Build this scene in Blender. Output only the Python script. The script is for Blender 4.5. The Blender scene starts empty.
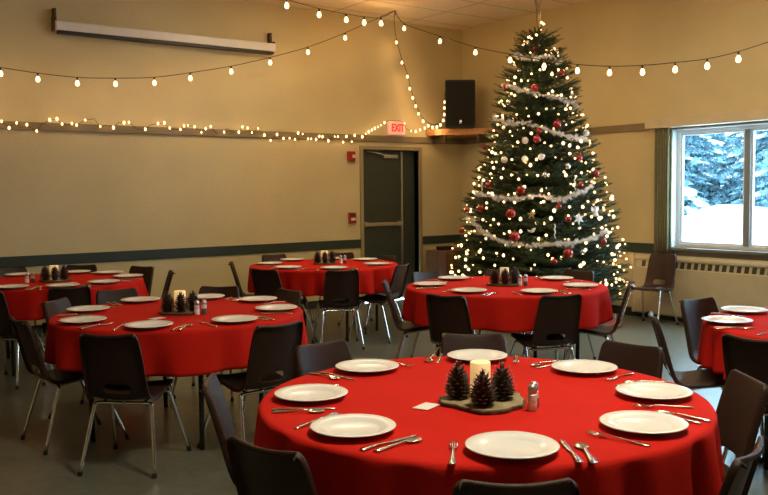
import bpy, bmesh, math, random
import numpy as np
from mathutils import Vector, Matrix
random.seed(7); rng = np.random.default_rng(7)
C = bpy.context.scene.collection
PI = math.pi
R = math.radians

# ------------------------------------------------------------------ camera / view
HEAD, PITCH, ROLL, CAM_H, FPX = R(53.65963746), R(3.63015978), R(-0.60627119), 1.4771, 857.3684
fw = Vector((math.cos(HEAD)*math.cos(PITCH), math.sin(HEAD)*math.cos(PITCH), -math.sin(PITCH)))
rt0 = Vector((math.sin(HEAD), -math.cos(HEAD), 0)); up0 = rt0.cross(fw)
rt = math.cos(ROLL)*rt0 + math.sin(ROLL)*up0
up = -math.sin(ROLL)*rt0 + math.cos(ROLL)*up0
cam = bpy.data.cameras.new('camera'); co = bpy.data.objects.new('camera', cam); C.objects.link(co)
m = Matrix((rt, up, -fw)).transposed().to_4x4(); m.translation = Vector((0, 0, CAM_H)); co.matrix_world = m
cam.sensor_width = 36; cam.lens = FPX/768*36; cam.clip_start = .05; cam.clip_end = 200
sc = bpy.context.scene; sc.camera = co
vs = sc.view_settings
vs.view_transform = 'Standard'; vs.look = 'None'; vs.gamma = 1; vs.use_curve_mapping = False
vs.exposure = -0.36
X0, Y0, CZ = 8.341, 9.394, 3.80          # right wall, back wall, ceiling
XL, YN = -3.5, -3.2                      # the far sides of the hall behind the camera

# ------------------------------------------------------------------ materials
def mat(name, col, rough=.6, metal=0, noise=0, nscale=8, bump=0, bscale=60, emit=None, estr=0, spec=.5, sheen=0, trans=0, coat=0, stretch=None, sss=0):
    m = bpy.data.materials.new(name); m.use_nodes = True
    nt = m.node_tree; b = nt.nodes['Principled BSDF']
    b.inputs['Base Color'].default_value = (*col, 1); b.inputs['Roughness'].default_value = rough
    b.inputs['Metallic'].default_value = metal; b.inputs['Specular IOR Level'].default_value = spec
    if sheen: b.inputs['Sheen Weight'].default_value = sheen
    if trans: b.inputs['Transmission Weight'].default_value = trans
    if coat: b.inputs['Coat Weight'].default_value = coat
    if sss:
        b.inputs['Subsurface Weight'].default_value = sss; b.inputs['Subsurface Radius'].default_value = (.03, .015, .006)
    if emit:
        b.inputs['Emission Color'].default_value = (*emit, 1); b.inputs['Emission Strength'].default_value = estr
    tc = nt.nodes.new('ShaderNodeTexCoord'); src = tc.outputs['Object']
    if stretch:
        mp = nt.nodes.new('ShaderNodeMapping'); mp.inputs['Scale'].default_value = stretch
        nt.links.new(src, mp.inputs['Vector']); src = mp.outputs['Vector']
    n = nt.nodes.new('ShaderNodeTexNoise'); n.inputs['Scale'].default_value = nscale; n.inputs['Detail'].default_value = 5
    nt.links.new(src, n.inputs['Vector'])
    if noise:
        r = nt.nodes.new('ShaderNodeValToRGB')
        r.color_ramp.elements[0].position = .3; r.color_ramp.elements[1].position = .7
        r.color_ramp.elements[0].color = (*[max(0, c*(1-noise)) for c in col], 1)
        r.color_ramp.elements[1].color = (*[min(1, c*(1+noise)) for c in col], 1)
        nt.links.new(n.outputs['Fac'], r.inputs['Fac']); nt.links.new(r.outputs['Color'], b.inputs['Base Color'])
    if bump:
        n2 = nt.nodes.new('ShaderNodeTexNoise'); n2.inputs['Scale'].default_value = bscale; n2.inputs['Detail'].default_value = 3
        nt.links.new(src, n2.inputs['Vector'])
        bp = nt.nodes.new('ShaderNodeBump'); bp.inputs['Strength'].default_value = bump; bp.inputs['Distance'].default_value = .01
        nt.links.new(n2.outputs['Fac'], bp.inputs['Height']); nt.links.new(bp.outputs['Normal'], b.inputs['Normal'])
    return m

M = {}
M['wall'] = mat('cream_wall_paint', (.61, .515, .285), .55, noise=.06, nscale=1.5, bump=.45, bscale=70)
M['green'] = mat('dark_green_paint', (.022, .040, .030), .45, noise=.1)
M['taupe'] = mat('taupe_rail_paint', (.20, .155, .085), .5, noise=.08)
M['frame_tan'] = mat('tan_door_frame_paint', (.33, .27, .15), .45, noise=.05)
M['door_green'] = mat('dark_green_door_paint', (.040, .050, .036), .38, noise=.08)
M['alu'] = mat('brushed_aluminium', (.55, .55, .53), .35, 1, noise=.06)
M['chrome'] = mat('chrome_tube', (.72, .71, .68), .18, 1, noise=.05, nscale=20)
M['black'] = mat('black_plastic', (.012, .012, .012), .45, noise=.2)
M['shell'] = mat('brown_moulded_plastic', (.032, .015, .010), .42, spec=.28, noise=.12, nscale=25, bump=.25, bscale=350)
M['cloth'] = mat('red_tablecloth_fabric', (.56, .016, .009), .85, noise=.07, nscale=3, bump=.25, bscale=420, spec=.08)
M['plate'] = mat('white_glazed_china', (.80, .80, .76), .22, noise=.015)
M['steel'] = mat('cutlery_steel', (.70, .68, .64), .2, 1, noise=.05, nscale=30)
M['cone'] = mat('dark_pine_cone_scales', (.040, .026, .018), .7, noise=.45, nscale=60)
M['conetip'] = mat('pale_cone_scale_tips', (.26, .22, .15), .7, noise=.3, nscale=80)
M['bark'] = mat('bark_brown', (.10, .065, .035), .9, noise=.4, nscale=40, bump=.6, bscale=80)
M['slice'] = mat('cut_wood_slice', (.27, .21, .10), .7, noise=.35, nscale=30)
M['wax'] = mat('lit_ivory_wax', (.85, .72, .45), .5, noise=.03, emit=(1, .58, .22), estr=.75)
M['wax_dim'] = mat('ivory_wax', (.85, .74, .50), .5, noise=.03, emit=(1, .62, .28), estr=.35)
M['flame'] = mat('candle_flame_tip', (1, .7, .3), .5, emit=(1, .6, .22), estr=8)
M['glassy'] = mat('shaker_glass', (.62, .61, .58), .25, noise=.02)
M['salt'] = mat('salt_fill', (.85, .84, .80), .5, noise=.04, sss=.7)
M['pepper'] = mat('pepper_fill', (.10, .085, .07), .7, noise=.5, nscale=300)
M['card'] = mat('white_card', (.78, .76, .70), .6, noise=.02)
M['table'] = mat('table_laminate', (.32, .22, .13), .4, noise=.15)
M['dkmetal'] = mat('dark_steel_tube', (.03, .035, .03), .35, .6, noise=.1)
M['orangewood'] = mat('varnished_shelf_wood', (.58, .28, .10), .35, noise=.25, nscale=4, stretch=(1, 12, 12))
M['boxwood'] = mat('brown_cabinet_wood', (.16, .075, .030), .45, noise=.3, nscale=3, stretch=(12, 12, 1))
M['speaker'] = mat('black_speaker_cloth', (.010, .009, .008), .8, noise=.3, nscale=90, bump=.5, bscale=600)
M['white'] = mat('white_enamel', (.72, .71, .68), .35, noise=.03)
M['winframe'] = mat('white_window_paint', (.72, .74, .74), .4, noise=.03)
M['grey'] = mat('grey_window_metal', (.22, .25, .27), .4, .2, noise=.06)
M['sill'] = mat('grey_brown_sill', (.16, .145, .12), .5, noise=.1)
M['curtain'] = mat('sage_curtain_fabric', (.22, .21, .12), .9, noise=.12, nscale=20, bump=.3, bscale=300)
M['valance'] = mat('cream_valance_paint', (.60, .50, .32), .5, noise=.05)
M['heater'] = mat('cream_heater_enamel', (.52, .46, .30), .45, noise=.05)
M['slot'] = mat('dark_slot', (.05, .045, .03), .7, noise=.1)
M['alarm'] = mat('red_alarm_plastic', (.33, .012, .012), .35, noise=.08)
M['alarmlens'] = mat('alarm_strobe_lens', (.7, .6, .55), .1, noise=.03)
M['exitbox'] = mat('exit_sign_face', (.85, .55, .42), .4, noise=.03, emit=(1, .42, .30), estr=.55)
M['exitred'] = mat('exit_sign_letters', (.7, .03, .02), .4, noise=.03, emit=(1, .05, .03), estr=.9)
M['cable'] = mat('dark_cable', (.02, .016, .010), .6, noise=.1)
M['bulb'] = mat('lit_bulb_glass', (1, .8, .5), .3, emit=(1, .62, .28), estr=5)
M['mini'] = mat('lit_mini_bulb', (1, .8, .5), .3, emit=(1, .60, .25), estr=6)
M['treebulb'] = mat('lit_tree_bulb', (1, .8, .5), .3, emit=(1, .66, .32), estr=4.5)
M['needle'] = mat('fir_needles', (.021, .043, .010), .7, noise=.5, nscale=9)
M['redball'] = mat('red_glass_bauble', (.30, .010, .008), .15, noise=.05, coat=.6)
M['whiteball'] = mat('white_satin_bauble', (.72, .70, .66), .3, noise=.03)
M['silverball'] = mat('silver_bauble', (.62, .66, .70), .2, .8, noise=.04)
M['goldorn'] = mat('pale_gold_ornament', (.65, .50, .22), .35, .5, noise=.08)
M['whiteorn'] = mat('white_ornament_glitter', (.80, .79, .77), .5, noise=.05, nscale=200)
M['tinsel'] = mat('silver_white_tinsel', (.90, .89, .87), .3, .1, noise=.1, nscale=120)
M['ribbon'] = mat('pale_gold_gauze', (.36, .27, .12), .7, noise=.2, nscale=50)
M['skirt'] = mat('red_tree_skirt_felt', (.30, .012, .010), .95, noise=.15, sheen=.3)
M['brass'] = mat('dark_bracket_metal', (.09, .07, .045), .5, .6, noise=.1)
M['snow'] = mat('snow', (.88, .92, .97), .85, noise=.03, nscale=2, bump=.3, bscale=3)
M['spruce'] = mat('bluish_spruce_needles', (.12, .21, .25), .8, noise=.3, nscale=5)
M['sprucebark'] = mat('grey_spruce_bark', (.09, .085, .08), .9, noise=.3)
M['glass'] = bpy.data.materials.new('window_pane_glass'); M['glass'].use_nodes = True
nt = M['glass'].node_tree; nt.nodes.remove(nt.nodes['Principled BSDF'])
g1 = nt.nodes.new('ShaderNodeBsdfTransparent'); g1.inputs[0].default_value = (.90, .97, 1, 1)
g2 = nt.nodes.new('ShaderNodeBsdfGlossy'); g2.inputs['Roughness'].default_value = .02
g2.inputs[0].default_value = (.6, .6, .6, 1)
mx = nt.nodes.new('ShaderNodeMixShader'); mx.inputs[0].default_value = .015
nt.links.new(g1.outputs[0], mx.inputs[1]); nt.links.new(g2.outputs[0], mx.inputs[2])
nt.links.new(mx.outputs[0], nt.nodes['Material Output'].inputs[0])

def tile_mat(name, c1, c2, grout, sx, sy, rough, mortar, var=.5):
    m = mat(name, c1, rough, noise=0); nt = m.node_tree; b = nt.nodes['Principled BSDF']
    tc = nt.nodes.new('ShaderNodeTexCoord')
    br = nt.nodes.new('ShaderNodeTexBrick'); br.offset = 0; br.inputs['Scale'].default_value = 1
    br.inputs['Brick Width'].default_value = sx; br.inputs['Row Height'].default_value = sy
    br.inputs['Mortar Size'].default_value = mortar
    br.inputs['Color1'].default_value = (*c1, 1); br.inputs['Color2'].default_value = (*c2, 1)
    br.inputs['Mortar'].default_value = (*grout, 1)
    nt.links.new(tc.outputs['Object'], br.inputs['Vector'])
    no = nt.nodes.new('ShaderNodeTexNoise'); no.inputs['Scale'].default_value = 14; no.inputs['Detail'].default_value = 6
    nt.links.new(tc.outputs['Object'], no.inputs['Vector'])
    mx = nt.nodes.new('ShaderNodeMix'); mx.data_type = 'RGBA'; mx.blend_type = 'OVERLAY'; mx.inputs[0].default_value = var
    nt.links.new(br.outputs['Color'], mx.inputs[6]); nt.links.new(no.outputs['Fac'], mx.inputs[7])
    nt.links.new(mx.outputs[2], b.inputs['Base Color'])
    return m
M['floor'] = tile_mat('vinyl_floor_tiles', (.13, .135, .10), (.125, .13, .096), (.105, .11, .08), .305, .305, .3, .002)
M['ceil'] = tile_mat('ceiling_tiles', (.74, .62, .42), (.72, .60, .40), (.42, .32, .18), 1.22, .61, .8, .012, .25)

# ------------------------------------------------------------------ helpers
def mesh_from_bm(bm, name, m, smooth=False):
    bmesh.ops.recalc_face_normals(bm, faces=bm.faces)
    me = bpy.data.meshes.new(name); bm.to_mesh(me); bm.free()
    if m: me.materials.append(m)
    if smooth:
        for p in me.polygons: p.use_smooth = True
    return me
def link(name, me, parent=None, loc=None, rotz=0):
    o = bpy.data.objects.new(name, me); C.objects.link(o)
    if parent is not None: o.parent = parent
    if loc is not None: o.location = loc
    if rotz: o.rotation_euler = (0, 0, rotz)
    return o
def obj(name, bm, m, parent=None, smooth=False, loc=None, rotz=0):
    return link(name, mesh_from_bm(bm, name, m, smooth), parent, loc, rotz)
def tag(o, label, cat, group=None, kind=None):
    o['label'] = label; o['category'] = cat
    if group: o['group'] = group
    if kind: o['kind'] = kind
    return o
def struct(o):
    o['kind'] = 'structure'; return o
def empty(name, loc=(0, 0, 0), rotz=0):
    o = bpy.data.objects.new(name, None); C.objects.link(o); o.location = loc; o.rotation_euler = (0, 0, rotz)
    o.empty_display_size = .05
    return o
def dup(root, loc=None, rotz=None):
    r = root.copy(); C.objects.link(r)
    for k in ('label', 'group'):
        if k in r: del r[k]
    for ch in list(root.children):
        c = ch.copy(); C.objects.link(c); c.parent = r
        for g in list(ch.children):
            d = g.copy(); C.objects.link(d); d.parent = c
    if loc is not None: r.location = loc
    if rotz is not None: r.rotation_euler = (r.rotation_euler[0], r.rotation_euler[1], rotz)
    return r
def box(bm, x0, x1, y0, y1, z0, z1, bev=0):
    r = bmesh.ops.create_cube(bm, size=1)
    for v in r['verts']:
        v.co = Vector((x0+(v.co.x+.5)*(x1-x0), y0+(v.co.y+.5)*(y1-y0), z0+(v.co.z+.5)*(z1-z0)))
    if bev:
        es = list({e for v in r['verts'] for e in v.link_edges})
        bmesh.ops.bevel(bm, geom=es, offset=bev, segments=2, affect='EDGES', profile=.5)
def bx(x0, x1, y0, y1, z0, z1, bev=0):
    bm = bmesh.new(); box(bm, x0, x1, y0, y1, z0, z1, bev); return bm
def tube(bm, pts, r, seg=8, caps=True):
    pts = [Vector(p) for p in pts]; n = len(pts)
    t0 = (pts[1]-pts[0]).normalized(); ref = Vector((0, 0, 1)) if abs(t0.z) < .9 else Vector((1, 0, 0))
    nrm = t0.cross(ref).normalized(); rings = []
    for i, p in enumerate(pts):
        t = (pts[min(i+1, n-1)]-pts[max(i-1, 0)]).normalized()
        nrm = (nrm - t*nrm.dot(t)).normalized(); b = t.cross(nrm)
        rr = r[i] if isinstance(r, (list, tuple)) else r
        rings.append([bm.verts.new(p+(nrm*math.cos(2*PI*k/seg)+b*math.sin(2*PI*k/seg))*rr) for k in range(seg)])
    for a, b in zip(rings, rings[1:]):
        for k in range(seg): bm.faces.new((a[k], a[(k+1) % seg], b[(k+1) % seg], b[k]))
    if caps: bm.faces.new(rings[0][::-1]); bm.faces.new(rings[-1])
def smoothpts(pts, n=8):
    P = [Vector(p) for p in pts]; out = []
    for i in range(len(P)-1):
        p0 = P[max(i-1, 0)]; p1 = P[i]; p2 = P[i+1]; p3 = P[min(i+2, len(P)-1)]
        for k in range(n):
            t = k/n
            out.append(.5*((2*p1)+(p2-p0)*t+(2*p0-5*p1+4*p2-p3)*t*t+(3*p1-p0-3*p2+p3)*t**3))
    out.append(P[-1]); return out
def lathe(bm, prof, seg=32, c=(0, 0), cap0=True, cap1=True):
    rings = []
    for r, z in prof:
        if r < 1e-6: rings.append([bm.verts.new((c[0], c[1], z))])
        else: rings.append([bm.verts.new((c[0]+r*math.cos(2*PI*k/seg), c[1]+r*math.sin(2*PI*k/seg), z)) for k in range(seg)])
    for a, b in zip(rings, rings[1:]):
        for k in range(seg):
            k2 = (k+1) % seg
            if len(a) == 1 and len(b) == 1: continue
            if len(a) == 1: bm.faces.new((a[0], b[k], b[k2]))
            elif len(b) == 1: bm.faces.new((a[k], a[k2], b[0]))
            else: bm.faces.new((a[k], a[k2], b[k2], b[k]))
    if cap0 and len(rings[0]) > 1: bm.faces.new(rings[0][::-1])
    if cap1 and len(rings[-1]) > 1: bm.faces.new(rings[-1])
def bake(o, levels=0, solid=0, offset=-1):
    if solid:
        s = o.modifiers.new('s', 'SOLIDIFY'); s.thickness = solid; s.offset = offset
    if levels:
        s = o.modifiers.new('u', 'SUBSURF'); s.levels = levels; s.render_levels = levels
    bpy.context.view_layer.update()
    dg = bpy.context.evaluated_depsgraph_get()
    me = bpy.data.meshes.new_from_object(o.evaluated_get(dg)); o.modifiers.clear(); o.data = me
    for p in me.polygons: p.use_smooth = True

# ------------------------------------------------------------------ the room
struct(obj('floor', bx(XL, X0, YN, Y0, -.1, 0), M['floor']))
struct(obj('ceiling', bx(XL-.1, X0+.15, YN-.1, Y0+.2, CZ, CZ+.1), M['ceil']))
DX0, DX1, DZ = 6.57, 7.52, 2.06            # door opening in the back wall
WY1, WY0, WZ0, WZ1 = 5.87, 2.35, .835, 2.155  # window opening in the right wall
bm = bmesh.new()
box(bm, XL, DX0, Y0, Y0+.2, 0, CZ); box(bm, DX1, X0+.15, Y0, Y0+.2, 0, CZ); box(bm, DX0, DX1, Y0, Y0+.2, DZ, CZ)
struct(obj('wall_back', bm, M['wall']))
bm = bmesh.new()
box(bm, X0, X0+.15, YN, WY0, 0, CZ); box(bm, X0, X0+.15, WY1, Y0, 0, CZ)
box(bm, X0, X0+.15, WY0, WY1, 0, WZ0); box(bm, X0, X0+.15, WY0, WY1, WZ1, CZ)
struct(obj('wall_right', bm, M['wall']))
struct(obj('wall_left', bx(XL-.1, XL, YN, Y0+.2, 0, CZ), M['wall']))
struct(obj('wall_front', bx(XL-.1, X0+.15, YN-.1, YN, 0, CZ), M['wall']))
def rail(name, x0, x1, z0, z1, m, t=.018): struct(obj(name, bx(x0, x1, Y0-t, Y0, z0, z1, .003), m))
def rail_r(name, y0, y1, z0, z1, m, t=.018): struct(obj(name, bx(X0-t, X0, y0, y1, z0, z1, .003), m))
rail('trim_1', XL, X0, 2.167, 2.25, M['taupe'], .03)
rail_r('trim_2', 6.17, Y0-.03, 2.167, 2.25, M['taupe'], .03)
rail('trim_3', XL, 6.52, .752, .865, M['green']); rail('trim_4', 7.57, X0, .752, .865, M['green'])
rail_r('trim_5', 6.09, Y0-.018, .752, .865, M['green'])
rail('baseboard_back', XL, 6.52, 0, .10, M['green']); rail('baseboard_door', 7.57, X0, 0, .10, M['green'])
rail_r('baseboard_right', YN, Y0-.018, 0, .10, M['green'])
# door with frame
d = struct(empty('door_1', (DX0, Y0, 0)))
bm = bmesh.new(); w = DX1-DX0
box(bm, -.05, 0, -.025, .12, 0, DZ+.05, .004); box(bm, w, w+.05, -.025, .12, 0, DZ+.05, .004); box(bm, 0, w, -.025, .12, DZ, DZ+.05, .004)
obj('door_frame', bm, M['frame_tan'], d)
leaf = obj('door_leaf', bx(.02, .68, .07, .115, .01, DZ-.01, .004), M['door_green'], d)
obj('edge_strip', bx(.68, .71, .045, .115, .01, DZ-.01, .004), M['alu'], leaf)
obj('side_panel', bx(.72, w-.0, .09, .13, .0, DZ, .003), M['door_green'], d)
bm = bmesh.new(); box(bm, .04, .68, .012, .035, 1.03, 1.08, .008); box(bm, .04, .09, .03, .07, 1.02, 1.09); box(bm, .62, .67, .03, .07, 1.02, 1.09)
obj('push_bar', bm, M['frame_tan'], leaf)
bm = bmesh.new(); box(bm, .38, .62, .03, .07, 1.95, 2.0, .005); tube(bm, [(.40, .03, 1.99), (.22, -.0, 2.02), (.1, .04, 2.04)], .008)
obj('door_closer', bm, M['alu'], leaf)
struct(obj('wall_corridor', bx(DX0, DX1, Y0+.2, Y0+.22, 0, DZ), M['door_green']))

# window
w1 = struct(empty('window_1', (X0, WY1, WZ0)))
L = WY1-WY0; H = WZ1-WZ0
bm = bmesh.new()                           # reveal lining
box(bm, 0, .15, -.012, 0, 0, H); box(bm, -.005, .15, -L, 0, H-.012, H); box(bm, 0, .15, -L, -L+.012, 0, H)
obj('window_reveal', bm, M['winframe'], w1)
bm = bmesh.new()
fx0, fx1 = .08, .13
for (a, b, c, e) in ((-.06, -.012, 0, H), (-L+.012, -L+.06, 0, H)): box(bm, fx0, fx1, a, b, c, e, .004)
box(bm, fx0, fx1, -L+.06, -.06, 0, .04, .004); box(bm, fx0, fx1, -L+.06, -.06, H-.05, H, .004)
obj('window_frame', bm, M['winframe'], w1)
pos = [-.06, -.87, -1.77, -2.67, -L+.06]
for i in range(1, 4):
    obj('mullion', bx(fx0-.01, fx1+.005, pos[i]-.034, pos[i]+.034, .04, H-.05, .004), M['grey'], w1)
for i in range(4):
    a = pos[i+1]+(.034 if i < 3 else 0); b = pos[i]-(.034 if i else 0)
    bm = bmesh.new(); t = .022
    box(bm, fx0+.01, fx1-.01, a, a+t, .04, H-.05); box(bm, fx0+.01, fx1-.01, b-t, b, .04, H-.05)
    box(bm, fx0+.01, fx1-.01, a+t, b-t, .04, .04+t); box(bm, fx0+.01, fx1-.01, a+t, b-t, H-.05-t, H-.05)
    s = obj('sash', bm, M['winframe'], w1)
    obj('pane', bx(fx0+.022, fx0+.027, a+t, b-t, .04+t, H-.05-t), M['glass'], s)
obj('window_sill', bx(-.06, .08, -L-.05, .0, -.035, 0.0, .006), M['sill'], w1)
struct(obj('trim_6', bx(X0-.01, X0-.0, WY0, WY1-.02, .745, .80), M['sill']))
struct(obj('trim_7', bx(X0-.012, X0, WY0, WY1, WZ1, WZ1+.06), M['sill']))
# valance board and curtain
tag(obj('curtain_valance', bx(X0-.13, X0-.002, WY0-.3, 6.14, 2.172, 2.285, .006), M['valance']),
    'long cream valance board boxed out above the window', 'valance')
def curtain(y0, y1, label):
    bm = bmesh.new(); n = 60; zs = [.72, 1.1, 1.5, 1.9, 2.17]; cols = []
    for i in range(n+1):
        u = i/n; y = y0+(y1-y0)*u; x = X0-.065+.028*math.sin(u*PI*2*6)+.006*math.sin(u*31)
        cols.append([bm.verts.new((x, y, z)) for z in zs])
    for a, b in zip(cols, cols[1:]):
        for k in range(len(zs)-1): bm.faces.new((a[k], b[k], b[k+1], a[k+1]))
    o = obj('curtain', bm, M['curtain'], smooth=True); bake(o, 0, .004, 0)
    return tag(o, label, 'curtain')
curtain(5.83, 6.03, 'sage green curtain gathered at the left end of the window')
# baseboard heater
h = empty('baseboard_heater', (X0, 6.33, 0)); tag(h, 'long cream metal baseboard heater with slotted top below the window', 'heater')
HL = 7.5
prof = [(-.003, .06), (-.075, .06), (-.085, .08), (-.085, .59), (-.068, .60), (-.068, .675), (-.085, .685), (-.085, .71), (-.06, .74), (-.003, .745)]
bm = bmesh.new(); a = [bm.verts.new((x, 0, z)) for x, z in prof]; b = [bm.verts.new((x, -HL, z)) for x, z in prof]
for k in range(len(prof)): k2 = (k+1) % len(prof); bm.faces.new((a[k], a[k2], b[k2], b[k]))
bm.faces.new(a); bm.faces.new(b[::-1])
obj('heater_casing', bm, M['heater'], h)
def slant_slots(y_start, n, parent):
    bm = bmesh.new()
    for i in range(n):
        y = y_start-i*.085
        q = [(-.0695, y, .603), (-.0695, y-.05, .603), (-.0695, y-.062, .672), (-.0695, y-.012, .672)]
        q2 = [(-.066, *p[1:]) for p in q]
        A = [bm.verts.new(p) for p in q]; B = [bm.verts.new(p) for p in q2]
        bm.faces.new(A); bm.faces.new(B[::-1])
        for k in range(4): bm.faces.new((A[k], A[(k+1) % 4], B[(k+1) % 4], B[k]))
    o = obj('louvre_slots', bm, M['slot'], parent); return o
slant_slots(-.12, 85, h)
obj('end_cap', bx(-.089, -.002, -.03, .002, .06, .748, .004), M['heater'], h)

# ------------------------------------------------------------------ wall fittings
p = empty('projection_screen', (2.62, Y0, 3.19)); tag(p, 'white rolled-up projection screen case mounted high on the back wall', 'projection screen')
bm = bmesh.new(); box(bm, 0, 2.60, -.13, -.04, 0.015, .115, .012); obj('screen_case', bm, M['white'], p)
obj('screen_slot', bx(.03, 2.57, -.128, -.05, -.018, .016, .004), M['black'], p)
for x in (0, 2.58): obj('end_bracket', bx(x-.008, x+.02, -.11, 0, .02, .16 if x == 0 else .14, .004), M['brass'], p)
for x in (.0, 2.55): obj('hanger', bx(x, x+.03, -.07, -.001, .11, .25, .004), M['brass'], p)

f = empty('fire_alarm_strobe', (6.375, Y0, 1.965)); tag(f, 'red fire alarm strobe on the back wall above the pull station', 'fire alarm')
obj('alarm_body', bx(-.055, .055, -.045, -.001, -.065, .065, .006), M['alarm'], f)
obj('strobe_lens', bx(.0, .045, -.062, -.044, -.025, .02, .006), M['alarmlens'], f)
f = empty('fire_alarm_pull_station', (6.38, Y0, 1.155)); tag(f, 'red fire alarm pull station at hand height left of the door', 'fire alarm')
obj('station_body', bx(-.055, .055, -.04, -.001, -.07, .07, .006), M['alarm'], f)
obj('pull_handle', bx(-.035, .035, -.055, -.039, -.035, 0, .005), M['alarmlens'], f)
obj('station_panel', bx(-.03, .03, -.045, -.039, .02, .055, .003), M['brass'], f)

f = empty('exit_sign', (7.11, Y0, 2.25)); tag(f, 'glowing red exit sign standing above the door on the upper rail', 'exit sign')
obj('sign_box', bx(-.125, .125, -.075, -.001, .015, .195, .008), M['exitbox'], f)
cu = bpy.data.curves.new('t', 'FONT'); cu.body = 'EXIT'; cu.size = .125; cu.extrude = .004; cu.align_x = 'CENTER'; cu.offset = .003
to = bpy.data.objects.new('t', cu); C.objects.link(to); bpy.context.view_layer.update()
me = bpy.data.meshes.new_from_object(to.evaluated_get(bpy.context.evaluated_depsgraph_get())); bpy.data.objects.remove(to)
me.materials.clear(); me.materials.append(M['exitred'])
me.transform(Matrix.Translation((0, -.079, .062)) @ Matrix.Rotation(PI/2, 4, 'X') @ Matrix.Diagonal((.85, 1.15, 1, 1)))
link('exit_letters', me, f)

s = empty('corner_shelf', (7.66, Y0, 2.27)); tag(s, 'varnished wood shelf across the room corner holding the loudspeaker', 'shelf')
bm = bmesh.new()
pts = [(0, -.032), (0, -.20), (.22, -.36), (.64, -.95), (.645, -.95), (.645, -.032)]
A = [bm.verts.new((x, y, .0)) for x, y in pts]; B = [bm.verts.new((x, y, .085)) for x, y in pts]
bm.faces.new(A[::-1]); bm.faces.new(B)
for k in range(6): bm.faces.new((A[k], A[(k+1) % 6], B[(k+1) % 6], B[k]))
obj('shelf_board', bm, M['orangewood'], s)
bm = bmesh.new(); box(bm, .10, .13, -.30, -.031, -.11, 0); obj('bracket', bm, M['brass'], s)
bm = bmesh.new(); box(bm, .36, .644, -.7, -.67, -.11, 0); obj('bracket', bm, M['brass'], s)

sp = empty('loudspeaker', (7.955, 9.02, 2.355), R(-36.0)); tag(sp, 'black loudspeaker cabinet standing on the corner shelf', 'loudspeaker')
bm = bmesh.new()
q = [(-.21, -.17), (.21, -.17), (.12, .14), (-.12, .14)]
A = [bm.verts.new((x, y, 0)) for x, y in q]; B = [bm.verts.new((x, y, .655)) for x, y in q]
bm.faces.new(A[::-1]); bm.faces.new(B)
for k in range(4): bm.faces.new((A[k], A[(k+1) % 4], B[(k+1) % 4], B[k]))
bmesh.ops.bevel(bm, geom=list(bm.edges), offset=.012, segments=2, affect='EDGES')
obj('speaker_cabinet', bm, M['black'], sp)
obj('speaker_grille', bx(-.192, .192, -.178, -.168, .03, .63, .004), M['speaker'], sp)
obj('maker_badge', bx(-.015, .015, -.183, -.177, .06, .11, .002), M['silverball'], sp)

b = empty('wooden_cabinet', (7.80, 9.06, 0)); tag(b, 'low brown wooden cabinet in the corner between door and tree', 'cabinet')
obj('cabinet_body', bx(-.25, .27, -.22, .22, .03, .68, .008), M['boxwood'], b)
dr = obj('cabinet_door', bx(-.22, .24, -.238, -.219, .06, .64, .005), M['boxwood'], b)
obj('door_knob', bx(.17, .20, -.262, -.237, .36, .39, .005), M['brass'], dr)
obj('base_plinth', bx(-.23, .25, -.20, .20, 0, .03), M['black'], b)
tag(obj('dark_case', bx(7.62, 7.82, 9.0, 9.14, .681, .735, .008), M['black']), 'small flat black case lying on top of the brown wooden cabinet', 'case')

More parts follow.
